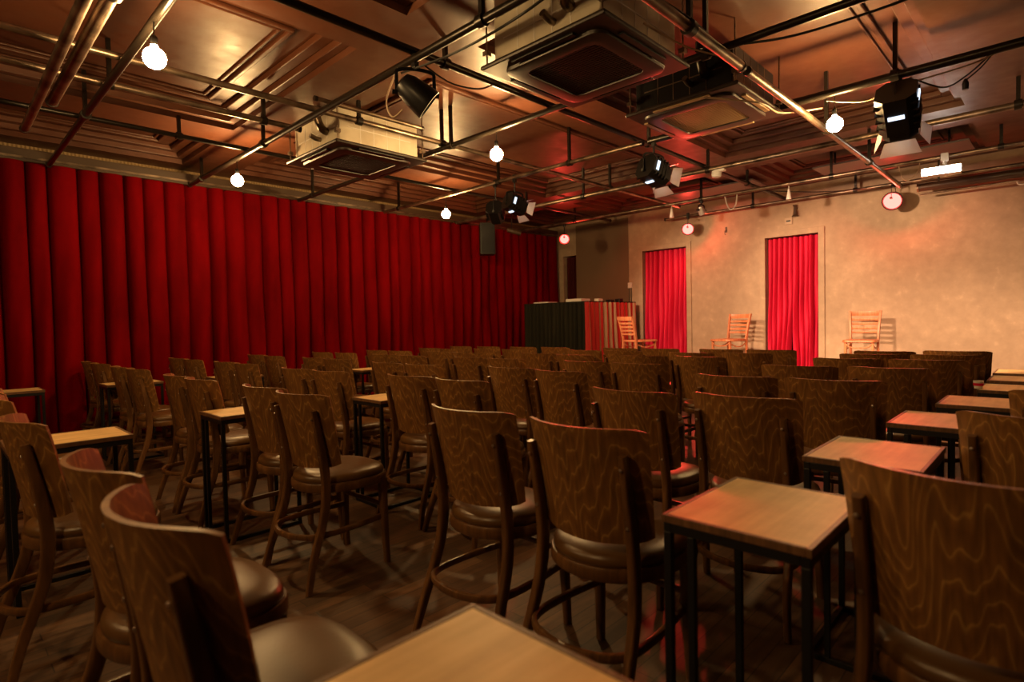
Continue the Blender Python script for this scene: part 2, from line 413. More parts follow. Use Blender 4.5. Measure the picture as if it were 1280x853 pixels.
def make_chair(screws=True):
    t = thing('bentwood_chair', '', 'chair')
    obj('backrest', back_mesh(), M_veneer, t, smooth=50)
    for s in (-1, 1):
        l = obj('leg', rear_leg(s), M_bent, t, smooth=50)
        for z, x in ((.775, -.0610), (.60, -.0300)):
            bm = bmesh.new(); mt = Matrix.Translation((x, s * .1735, z)) @ Matrix.Rotation(-math.pi / 2, 4, 'Y')
            lathe(bm, [(0, .006), (.003, .005), (.004, .001)], 8, mt)
            if screws: obj('screw', bm, M_screw, l, smooth=True)
            else: bm.free()
        obj('leg', sweep(bmesh.new(), [(.315, s * .172, .43), (.318, s * .176, .22), (.325, s * .182, 0)], lambda q: .020 - .006 * q, lambda q: .020 - .006 * q, 12, 4.5, up=(1, 0, 0)), M_bent, t, smooth=50)
    obj('seat_frame', disc([(.94, .415), (1.03, .418), (1.05, .425), (1.05, .452), (1.03, .460), (.9, .462)]), M_bent, t, smooth=50)
    obj('seat_cushion', disc([(.95, .455), (1.0, .462), (1.005, .474), (.985, .487), (.92, .498), (.7, .508), (.4, .513), (.05, .514)]), M_leather, t, smooth=80)
    pts = [(.30, .165, .235), (.12, .185, .235), (-.03, .178, .235), (-.10, .12, .235), (-.128, 0, .235), (-.10, -.12, .235), (-.03, -.178, .235), (.12, -.185, .235), (.30, -.165, .235)]
    obj('foot_ring', sweep(bmesh.new(), smoothpath(pts, 6), .010, .014, 10, 3), M_bent, t, smooth=50)
    obj('stretcher', sweep(bmesh.new(), [(.31, -.17, .30), (.31, .17, .30)], .009, .012, 8, 3), M_bent, t, smooth=50)
    return t
ORD = ['first', 'second', 'third', 'fourth', 'fifth', 'sixth', 'seventh', 'eighth', 'ninth', 'tenth', 'eleventh', 'twelfth']
# rows from the camera towards the stage: (u, v, turn in degrees)
ROWS = [
    [(.305, 1.165, 1), (.315, 1.68, 1), (.27, 2.74, 2), (.27, 3.74, 0), (.29, 4.24, -2)],
    [(1.41, .145, -4), (1.41, 1.07, 0), (1.41, 1.59, 1), (1.26, 2.63, 3), (1.28, 3.12, 2), (1.23, 3.91, 0), (1.23, 4.39, -2), (1.23, 5.45, 1), (1.21, 5.92, -3), (1.21, 6.73, 2), (1.21, 7.19, 0)],
    [(2.30, .03, -6), (2.30, .95, -2), (2.21, 1.39, -3), (2.10, 2.50, 0), (2.09, 2.95, 2), (2.00, 3.70, 2), (1.98, 4.15, 0), (2.00, 5.23, -2), (1.99, 5.70, 2), (1.96, 6.52, 0), (1.95, 6.98, 1)],
    [(3.05, -.06, 0), (3.10, .82, 4), (3.05, 1.29, 1), (2.82, 2.37, -4), (2.85, 2.82, 0), (2.72, 3.58, 2), (2.70, 4.04, -2), (2.74, 5.05, 2), (2.75, 5.53, -1), (2.70, 6.22, 0), (2.71, 6.68, 3)],
    [(3.95, .74, 0), (3.86, 1.22, 4), (3.56, 2.25, 2), (3.56, 2.71, -2), (3.52, 3.45, 1), (3.51, 3.92, 0), (3.44, 4.78, -2), (3.42, 5.24, 2), (3.43, 6.02, 0), (3.38, 6.48, 1)],
    [(4.72, .69, 3), (4.65, 1.12, 2), (4.41, 2.16, 0), (4.33, 2.62, 5), (4.21, 3.30, -1), (4.24, 3.74, 3), (4.03, 4.62, 1), (4.05, 5.08, -1), (3.97, 5.74, 2), (3.95, 6.20, 0)],
    [(5.32, .66, 3), (5.22, 1.05, 0), (5.02, 2.04, -1), (4.91, 2.46, 0), (4.93, 3.24, 0), (4.91, 3.68, -2), (4.75, 4.56, 2), (4.72, 5.02, 0), (4.57, 5.52, -3), (4.61, 5.98, 1)],
    [(5.88, .67, 1), (5.68, 1.05, 0), (5.58, 2.02, 3), (5.53, 2.46, -1), (5.45, 3.12, 2), (5.40, 3.56, 0), (5.32, 4.46, 0), (5.25, 4.90, 1), (5.20, 5.50, -2), (5.12, 5.96, 0)],
]
TAB_UV = []
def relax():
    for row in ROWS:
        cu = sum(q[0] for q in row) / len(row)
        items = [['c', i, q[1], .234] for i, q in enumerate(row)] + [['t', i, q[1], .178] for i, q in enumerate(TABLES) if cu - .42 < q[0] < cu + .30]
        items.sort(key=lambda q: q[2])
        for _ in range(400):
            for a, b in zip(items, items[1:]):
                g = a[3] + b[3] - (b[2] - a[2])
                if g > 0: a[2] -= g * .5; b[2] += g * .5
        for k, i, v_, h in items:
            if k == 'c': row[i] = (row[i][0], v_, row[i][2])
            else: TABLES[i] = (TABLES[i][0], v_, TABLES[i][2])
SPECIAL = {(0, 0): 'brown bentwood chair in the blurred foreground beside the nearest table, curved back edge-on',
           (0, 1): 'brown bentwood chair in the left foreground, just behind the nearest one, dark seat showing',
           (0, 2): 'brown bentwood chair at the left picture edge beside the low front table',
           (1, 0): 'large dark bentwood chair at the lower right edge, its back filling the corner',
           (1, 1): 'brown bentwood chair with wavy grain, left beside the big table at centre right',
           (1, 2): 'brown bentwood chair with plain straight grain, alone by the aisle at the centre front',
           (1, 3): 'brown bentwood chair on the left side of the aisle, its whole seat and legs showing'}
TABLES = [(.20, .565, 'small table with pale veneer top at the bottom edge, nearest the camera'),
    (.22, 3.32, 'small orange-topped table at the far left beside the foreground chairs'),
    (.25, 6.40, 'small pale-topped table against the curtain at the left picture edge'),
    (1.27, .545, 'small table with worn pale top left of the big chair at lower right'),
    (1.12, 3.515, 'small black-framed table beside the aisle chairs at left, leg frame fully visible'),
    (1.12, 6.325, 'small table between the chair pairs nearest the curtain in the second row'),
    (2.12, .485, 'small table with a pale top, second of the line along the right side'),
    (2.02, 3.325, 'small orange-topped table left of centre between two chair pairs in the third row'),
    (1.98, 6.11, 'small table near the curtain between chair pairs in the third row'),
    (3.00, .405, 'small table with a pale top, third of the line along the right side'),
    (2.66, 3.20, 'small table showing a sliver of orange top between the centre chairs, fourth row'),
    (2.66, 5.90, 'small black-sided table near the curtain in the fourth row'),
    (3.78, .33, 'small table with a pale top, fourth of the line along the right side'),
    (3.42, 3.08, 'small table hidden among the middle chairs of the fifth row'),
    (3.28, 5.63, 'small orange-topped table in the fifth row near the curtain'),
    (4.60, .265, 'small table with a pale top, fifth of the line along the right side'),
    (5.28, .265, 'small table with a pale top, sixth of the line along the right side'),
    (5.92, .245, 'small table with a pale top, last of the right-hand line before the stage')]
relax()
chair0 = make_chair(); chair1 = make_chair(False); used = [False, False]
for r_, row in enumerate(ROWS):
    order = sorted(range(len(row)), key=lambda i: -row[i][1]); used_s = r_ > 3
    for i, (u, v_, a) in enumerate(row):
        lab = SPECIAL.get((r_, i)) or 'brown bentwood chair, %s from the red curtain in the %s row from the camera' % (ORD[order.index(i)], ORD[r_])
        src = chair1 if used_s else chair0
        if not used[used_s]:
            used[used_s] = True; o = src; o.location = (u, v_, 0); o.rotation_euler.z = R(a); o['label'] = lab; o['group'] = 'bentwood chairs facing the stage'
        else: o = dup(src, (u, v_, 0), R(a), lab, 'bentwood chairs facing the stage')

# ------------------------------------------------------------------ small tables
def make_table():
    t = thing('side_table', '', 'table')
    L, W, H = .45, .35, .71
    obj('tabletop', B((.012, L - .012, -W / 2 + .012, W / 2 - .012, H - .016, H + .001)), M_top, t)
    bm = bmesh.new(); frame(bm, 0, L, -W / 2, W / 2, .013, H - .018, H + .002); obj('rim', bm, M_rim, t, bevel=.002)
    bm = bmesh.new(); frame(bm, .004, L - .004, -W / 2 + .004, W / 2 - .004, .02, H - .042, H - .018); obj('apron', bm, M_black, t, bevel=.002)
    for x in (.004, L - .024):
        for y in (-W / 2 + .004, W / 2 - .024): obj('leg', B((x, x + .02, y, y + .02, .02, H - .042)), M_black, t, bevel=.002)
    obj('leg', B((.004, .022, W / 2 - .085, W / 2 - .067, .02, H - .042)), M_black, t, bevel=.002)
    bm = bmesh.new(); frame(bm, .004, L - .004, -W / 2 + .004, W / 2 - .004, .02, 0, .02); obj('base_rail', bm, M_black, t, bevel=.002)
    return t
tb = make_table()
for i, (u, v_, lab) in enumerate(TABLES):
    if i == 0: o = tb; o.location = (u, v_, 0); o['label'] = lab; o['group'] = 'small tables between the chairs'
    else: dup(tb, (u, v_, 0), 0, lab, 'small tables between the chairs')

# ------------------------------------------------------------------ ladder-back chairs on the stage
def ladder_chair(loc, ang, label):
    t = thing('ladder_back_chair', label, 'chair', loc, R(ang), 'beech ladder-back chairs on the stage')
    def pc(z): return -.205 - .10 * max(0, (z - .45) / .42) ** 1.3
    for s in (-1, 1):
        obj('leg', sweep(bmesh.new(), smoothpath([(-.27, s * .165, 0), (-.215, s * .16, .25), (-.205, s * .158, .45), (-.235, s * .165, .64), (pc(.83), s * .178, .84)], 5), .015, .022, 10, 4, up=(1, 0, 0)), M_beech, t, smooth=50)
        obj('leg', sweep(bmesh.new(), [(.19, s * .15, .43), (.20, s * .16, 0)], lambda q: .018 - .005 * q, None, 10, 4, up=(1, 0, 0)), M_beech, t, smooth=50)
    for z, h in ((.806, .034), (.728, .0175), (.670, .0175), (.612, .0175), (.556, .015)):
        w_ = .158 + .04 * (z - .5); p = [(pc(z) + .0 - .03 * (1 - (k / 4) ** 2), w_ * k / 4, z) for k in range(-4, 5)]
        obj('slat', sweep(bmesh.new(), p, .008, h, 8, 4), M_beech, t, smooth=50)
    pts = [(.22, -.175), (.235, 0), (.22, .175), (0, .19), (-.2, .155), (-.215, 0), (-.2, -.155), (0, -.19)]
    P = smoothpath([(a, b, 0) for a, b in pts], 5, True); bm = bmesh.new(); rr = []
    for sc_, z in ((.96, .43), (1, .435), (1, .455), (.97, .462)): rr.append([bm.verts.new((p.x * sc_, p.y * sc_, z)) for p in P])
    for a, b in zip(rr, rr[1:]):
        for i in range(len(P)): bm.faces.new((a[i], a[(i + 1) % len(P)], b[(i + 1) % len(P)], b[i]))
    bm.faces.new(rr[0][::-1]); bm.faces.new(rr[-1]); obj('seat', bm, M_beech, t, smooth=50)
    obj('brace', sweep(bmesh.new(), smoothpath([(.20, -.15, .42), (.215, -.10, .372), (.22, 0, .36), (.215, .10, .372), (.20, .15, .42)], 5), .008, .009, 8), M_beech, t, smooth=50)
    for s in (-1, 1): obj('brace', sweep(bmesh.new(), smoothpath([(.19, s * .155, .40), (.10, s * .165, .36), (0, s * .165, .345), (-.10, s * .163, .36), (-.20, s * .155, .40)], 5), .008, .009, 8), M_beech, t, smooth=50)
    obj('stretcher', sweep(bmesh.new(), [(-.215, -.16, .2), (-.215, .16, .2)], .009, .012, 8), M_beech, t)
    return t
ladder_chair((8.58, 1.93, ZS), 184, 'orange beech ladder-back chair right of the middle doorway curtain, facing the seats')
ladder_chair((8.62, 3.72, ZS), 168, 'orange beech ladder-back chair between the two doorways, turned slightly left')
ladder_chair((8.10, 4.98, ZS), -18, 'orange beech ladder-back chair seen from behind beside the draped counter')

# ------------------------------------------------------------------ draped counter and what stands on it
ct = thing('draped_counter', 'tall counter draped in dark olive cloth with red and tan cloth facing the stage', 'counter', (7.5, 5.6, 0))
obj('counter_body', B((.04, 1.46, .04, 1.33, 0, 1.50)), M_stagef, ct)
obj('counter_top', B((0, 1.5, 0, 1.37, 1.50, 1.52)), M_olive, ct, bevel=.004)
o = obj('dark_skirt', pleats((.0, 1.37), (.0, 0), .01, 1.505, 15, -.04, 41, .5, 12, 8, sharp=.9), M_olive, ct, smooth=60); o['label'] = 'dark olive pleated side of the drape'
o = obj('red_skirt', pleats((.0, -.0), (1.5, -.0), .01, 1.505, 12, -.05, 42, .8, 14, 8, sharp=.9), M_skirt, ct, smooth=60); o['label'] = 'red and tan pleated side of the drape'
lp = thing('laptop', 'closed pale laptop lying at the left end of the draped counter', 'laptop', (7.56, 6.62, 1.52))
obj('base', B((0, .24, -.17, .17, 0, .012)), M_white, lp, bevel=.003); obj('lid', B((0, .24, -.17, .17, .013, .022)), M_white, lp, bevel=.003)
mx = thing('sound_mixer', 'small sound desk near the front corner of the draped counter', 'mixer', (7.62, 5.78, 1.52))
obj('case', B((0, .25, 0, .33, 0, .05)), M_white, mx, bevel=.006)
for i in range(5): obj('knob', lathe(bmesh.new(), [(.05, .01), (.066, .008)], 10, Matrix.Translation((.05 + .03 * (i % 2), .05 + .05 * i, 0))), M_lamp, mx)
for i, (u, s) in enumerate(((7.98, .05), (8.32, .04), (8.6, .06))):
    bx = obj('cable_adapter', B((u, u + .12, 5.68, 5.68 + .1, 1.52, 1.52 + s)), [M_white, M_lamp, M_lamp][i], bevel=.01)
    tag(bx, ['small pale box on the counter, nearest its front corner', 'small black box in the middle of the counter edge', 'black box at the wall end of the counter'][i], 'box')

# ------------------------------------------------------------------ wall bits
o = thing('exit_plate', 'small framed plate on the wall above the middle doorway', 'sign', (UW - .012, 3.03, 2.64))
obj('plate', B((-.012, .0, -.055, .055, -.05, .05)), M_frame, o, bevel=.003); obj('pictogram', B((-.015, -.012, -.03, .03, -.012, .012)), M_lamp, o)
o = thing('wall_bracket', 'dark cone bracket high on the wall above the plate', 'bracket', (UW - .012, 2.92, 2.78))
obj('cone', lathe(bmesh.new(), [(-.09, .05), (-.06, .03), (.05, .02), (.08, .035)], 14, Matrix.Translation((-.05, 0, 0))), M_rail, o)
obj('fixing', B((-.05, .012, -.02, .02, .02, .05)), M_rail, o)
o = thing('light_switch', 'white switch with two conduits on the wall above the counter', 'switch', (UW, 5.83 - .0, 1.80))
obj('switch_plate', B((-.03, 0, -.04, .04, -.01, .09)), M_white, o, bevel=.005)
for y in (-.02, .02): obj('conduit', B((-.018, 0, y - .007, y + .007, -.28, -.01)), M_rail, o)
o = thing('wall_hook', 'small hook on the wall between the doorways near the ceiling', 'hook', (UW, 4.0, 2.62))
obj('plate', B((-.008, 0, -.015, .015, -.03, .06)), M_rail, o); obj('hook', tube([(-.008, 0, 0), (-.05, 0, -.01), (-.06, 0, -.05), (-.03, 0, -.07)], .005, 8, 4), M_rail, o)

# ------------------------------------------------------------------ speaker
sp = thing('loudspeaker', 'black loudspeaker hung in front of the red curtain near its far end', 'speaker', (6.83, 7.18, 2.64), R(-38))
obj('cabinet', B((-.13, .13, -.12, .12, -.27, .27)), M_speaker, sp, bevel=.012)
obj('speaker_grille', B((-.115, .115, -.13, -.118, -.25, .25)), M_lamp, sp)
obj('bracket', tube([(.134, .0, -.25), (.14, .0, .30)], .006, 8), M_pipe, sp)
obj('suspension', tube([(0, 0, .27), (0, 0, .58)], .012, 8), M_dpipe, sp)

# ------------------------------------------------------------------ pipe grid
ZP = 2.92
def pipe(name, label, a, b, r, M, hang=(), clampat=(), group='steel lighting pipes under the ceiling', extra=None):
    t = thing(name, label, 'pipe', a, 0, group); d = Vector(b) - Vector(a); dn = d.normalized()
    obj('tube', tube([(0, 0, 0), d], r, 12), M, t, smooth=50)
    for s in (0, 1): obj('end_cap', tube([d * s - dn * .012, d * s + dn * .012], r * 1.15, 12), M_dpipe, t, smooth=50)
    for h in hang:
        p = dn * h; top = ZB if not extra else extra
        obj('hanger', B((p.x - .014, p.x + .014, p.y - .014, p.y + .014, r * .6, (ZC if in_coffer(a[0] + p.x, a[1] + p.y) else ZB) - a[2] + .01)), M_dpipe, t)
        obj('clamp', tube([p - dn * .025, p + dn * .025], r * 1.5, 10), M_dpipe, t, smooth=50)
    return t
def in_coffer(u, v):
    return any(a + .2 < u < b - .2 for a, b in CU) and any(a + .2 < v < b - .2 for a, b in CV)
# along the room, towards the stage wall
cp = pipe('lighting_pipe', 'bright steel pipe running to the stage wall past the right-hand air unit', (-1.6, 1.50, 2.80), (3.70, 1.50, 2.80), .030, M_pipe, (2.2, 4.6))
for a, b in ((3.3, 4.0), (4.2, 5.0)): obj('taped_cable', tube([(a, .01, .034), ((a + b) / 2, -.012, .036), (b, .01, .034)], .008, 6, 8), M_cable, cp, smooth=60)
pipe('lighting_pipe', 'reddish steel pipe going on from the right-hand air unit to the stage wall', (3.80, 1.50, 2.80), (8.55, 1.50, 2.80), .026, M_pipe, (1.7, 3.2))
pipe('lighting_pipe', 'black pipe running to the stage past the left corner of the big air unit', (-1.6, 3.055, ZP + .055), (9.1, 3.055, ZP + .055), .026, M_dpipe, (2.0, 4.15, 6.8, 9.3))
pipe('lighting_pipe', 'long pipe running to the stage between the two bulbs nearest the left', (-.2, 4.417, ZP + .055), (8.4, 4.417, ZP + .055), .024, M_pipe, (2.9, 3.82, 6.7))
pipe('lighting_pipe', 'lower pipe with two short posts running below the first bulb to the small air unit', (-.2, 4.954, ZP + .055), (2.42, 4.954, ZP + .055), .024, M_pipe, (1.2, 2.3))
pipe('lighting_pipe', 'thin dark pipe running along the curtain side of the room', (-1.6, 5.851, ZP + .055), (8.6, 5.851, ZP + .055), .022, M_dpipe, (3.3, 5.2, 8.0))
pipe('lighting_pipe', 'short pipe length lying beside the small air unit', (2.15, 4.12, ZP + .02), (3.15, 4.12, ZP + .02), .018, M_pipe)
# across the room, from the curtain beam
pipe('lighting_pipe', 'thick bright pipe at the top left corner running to the curtain', (.60, 2.0, ZP - .10), (.62, 5.95, ZP - .10), .030, M_pipe, (1.2,))
pipe('lighting_pipe', 'second thick pipe lying beside the bright one at top left', (.70, 1.8, ZP - .08), (.70, 5.2, ZP - .08), .034, M_pipe, (1.5,))
pipe('lighting_pipe', 'dark pipe carrying the nearest bulb at top left', (.96, -1.5, ZP), (.96, 7.5, ZP), .026, M_dpipe, (3.9, 7.1))
pipe('lighting_pipe', 'pipe crossing the picture top with the black can lamp', (2.28, -1.5, ZP), (2.28, 7.5, ZP), .026, M_dpipe, (3.9, 6.9, 8.6))
pipe('lighting_pipe', 'slim bright pipe lying along the can lamp pipe', (2.335, 2.3, ZP + .03), (2.335, 5.0, ZP + .03), .016, M_pipe)
pipe('lighting_pipe', 'pipe carrying the middle bulb over the centre chairs', (3.62, -1.5, ZP), (3.62, 7.5, ZP), .025, M_dpipe, (3.2, 5.78, 8.6))
pipe('lighting_pipe', 'pipe carrying the right-hand bulb and the large lamp with barn doors', (4.96, -1.5, ZP), (4.96, 2.9, ZP), .032, M_dpipe, (1.2, 2.4))
pipe('lighting_pipe', 'pipe carrying the far left bulb and the twin lamps', (4.96, 2.99, ZP), (4.96, 7.5, ZP), .024, M_pipe, (.9, 2.0, 4.1))
pipe('lighting_pipe', 'bright pipe crossing in front of the stage, second from the wall', (6.42, -1.5, ZP), (6.42, 7.5, ZP), .030, M_pipe, (1.8, 4.5, 6.3))
pipe('lighting_pipe', 'pale pipe over the stage carrying the bright white lamp', (7.90, -1.5, ZP), (7.90, 7.5, ZP), .024, M_pipe, (2.0, 3.6, 5.3, 7.6))
pipe('lighting_pipe', 'pipe running close along the top of the stage wall', (9.03, -1.5, ZP), (9.03, 5.0, ZP), .024, M_pipe, (1.6, 3.6, 5.0))

# projection screen case hung at the right end of the stage wall
t = thing('screen_case', 'long brown tube of a rolled screen high on the right of the stage wall', 'screen', (8.85, 1.35, 2.79))
obj('case', tube([(0, 0, 0), (0, -2.8, 0)], .05, 14), M_rail, t, smooth=50)
obj('weight_bar', tube([(0, 0, -.085), (0, -.95, -.085)], .012, 8), M_pipe, t, smooth=50)
obj('end_cap', tube([(0, .02, 0), (0, 0, 0)], .055, 14), M_pipe, t, smooth=50)
obj('pull_loop', tube([(0, -.93, -.09), (0, -.95, -.13), (0, -1.03, -.13), (0, -1.05, -.09)], .008, 8, 4), M_white, t, smooth=50)
for y in (-.2, -1.6): obj('hanger', B((-.01, .01, y - .01, y + .01, .04, ZB - 2.79)), M_dpipe, t)
# grey boards hung over the stage
for v0, v1, lab in ((.77, 2.35, 'grey board hung flat under the ceiling above the right of the stage'), (3.1, 4.7, 'grey board hung flat under the ceiling above the left doorway')):
    t = thing('ceiling_board', lab, 'board', (8.0, v0, 3.08)); obj('board', B((0, .6, 0, v1 - v0, 0, .02)), mat('grey_board', (.16, .14, .14), .35), t, bevel=.004)
    for y in (.2, v1 - v0 - .2): obj('hanger', B((.28, .30, y, y + .02, .02, ZC - 3.08 + .01)), M_dpipe, t)

# ------------------------------------------------------------------ cassette air conditioners
def ac(u, v_, z, size, label, grille_lit=False, body=M_cream, h=.30):
    t = thing('air_conditioner', label, 'air conditioner', (u, v_, z), 0, 'ceiling air conditioner cassettes')
    s = size / 2; b = s * .86
    bm = bmesh.new(); box(bm, -b, b, -b, b, .03, .03 + h); obj('casing', bm, body, t, bevel=.01)
    bm = bmesh.new()
    for sg in (-1, 1):
        for q in (-.5, -.17, .17, .5):
            box(bm, q * b - .003, q * b + .003, sg * b - .002, sg * b + .002, .05, .02 + h); box(bm, sg * b - .002, sg * b + .002, q * b - .003, q * b + .003, .05, .02 + h)
        box(bm, -b * .8, b * .8, sg * b - .003, sg * b + .003, .17, .178); box(bm, sg * b - .003, sg * b + .003, -b * .8, b * .8, .17, .178)
    obj('seam', bm, M_white if body is M_cream else M_pipe, t)
    bm = bmesh.new(); box(bm, -s, s, -s, s, 0, .03); obj('panel', bm, M_ac, t, bevel=.012)
    def rr(k, rad, n=6):
        P = []
        for cx, cy, a0 in ((1, 1, 0), (-1, 1, 90), (-1, -1, 180), (1, -1, 270)):
            for i in range(n + 1):
                a = R(a0 + 90 * i / n); P.append((cx * (k - rad) + rad * math.cos(a), cy * (k - rad) + rad * math.sin(a)))
        return P
    bm = bmesh.new(); rings = []
    for k, z_ in ((s * .80, 0), (s * .79, -.018), (s * .74, -.022), (s * .58, -.020), (s * .575, -.008)): rings.append([bm.verts.new((x, y, z_)) for x, y in rr(k, .10 * k / s)])
    for a, b2 in zip(rings, rings[1:]):
        for i in range(len(a)): bm.faces.new((a[i], a[(i + 1) % len(a)], b2[(i + 1) % len(a)], b2[i]))
    obj('fascia', bm, M_ac, t, smooth=40)
    for a in range(4):
        bm = bmesh.new(); box(bm, -s * .5, s * .5, s * .84, s * .92, -.012, .0); bmesh.ops.rotate(bm, verts=bm.verts, cent=(0, 0, 0), matrix=Matrix.Rotation(a * math.pi / 2, 3, 'Z')); obj('louvre', bm, M_acgrille if grille_lit else M_lamp, t, bevel=.003)
    g = s * .56; bm = B((-g, g, -g, g, -.006, -.001))
    nn = 22
    for i in range(nn):
        x = -g + 2 * g * (i + .5) / nn; box(bm, x - .004, x + .004, -g, g, -.013, -.006); box(bm, -g, g, x - .003, x + .003, -.011, -.006)
    obj('grille', bm, M_acgrille if grille_lit else M_ac, t)
    for cx, cy in ((-1, -1), (-1, 1), (1, -1), (1, 1)):
        obj('hanger', tube([(cx * s * .93, cy * s * .93, .02), (cx * s * .93, cy * s * .93, ZC - z + .01)], .006, 8), M_pipe, t)
        obj('bracket', B((cx * s * .93 - .02, cx * s * .93 + .02, cy * s * .93 - .02, cy * s * .93 + .02, .09, .12)), M_pipe, t)
    bm = tube([(-b, -b * .5, .16), (-b - .05, -b * .5, .18), (-b - .09, -b * .5, .26), (-b - .09, -b * .5, .36)], .035, 12, 5)
    obj('hose', bm, M_dpipe if body is not M_cream else M_pipe, t, smooth=50)
    bm = tube([(-b, -b * .2, .12), (-b - .04, -b * .2, .12), (-b - .10, -b * .2, .14)], .022, 12, 4); obj('pipe_elbow', bm, M_pipe, t, smooth=50)
    return t
ac(3.00, 2.21, 2.80, .95, 'big dark air conditioner cassette with cream casing at the top centre')
ac(3.02, 5.00, 2.79, .98, 'smaller-looking air conditioner with pale casing at the left, farther from the camera')
ac(4.47, 2.11, 2.83, .92, 'dark air conditioner with a lit brown grille, right of the big one', True, M_lamp)

# ------------------------------------------------------------------ globe bulbs
def bulb(u, v_, z, label, size=.058):
    t = thing('globe_bulb', label, 'bulb', (u, v_, z), 0, 'bare globe bulbs hung from the pipes')
    prof = []
    for k in range(13):
        a = -math.pi / 2 + math.pi * k / 12 * .86; prof.append((size * math.sin(a), max(.001, size * math.cos(a))))
    prof += [(size * 1.02, size * .36), (size * 1.25, size * .26)]
    obj('glass_globe', lathe(bmesh.new(), prof, 18), M_bulb, t, smooth=60)
    obj('socket', lathe(bmesh.new(), [(size * 1.2, .017), (size * 1.9, .02), (size * 2.1, .012)], 12), M_lamp, t, smooth=50)
    obj('flex', tube([(0, 0, size * 2.0), (.004, 0, ZP - z - .02)], .004, 6), M_cable, t)
    return t
bulb(.945, 3.62, 2.70, 'glowing globe bulb at upper left, the nearest and largest')
bulb(2.28, 6.06, 2.70, 'glowing globe bulb just above the curtain at left')
bulb(3.62, 3.66, 2.70, 'glowing globe bulb at the upper centre of the picture')
bulb(4.98, 6.03, 2.68, 'glowing globe bulb low in front of the curtain beam, the farthest')
bulb(4.98, 1.30, 2.68, 'glowing globe bulb at upper right beside the large lamp')

for u, v_, lab in ((-1.72, 3.62, 'glowing globe bulb behind the camera in the middle'), (-1.15, 1.45, 'glowing globe bulb behind the camera on the right')): bulb(u, v_, 2.69, lab)

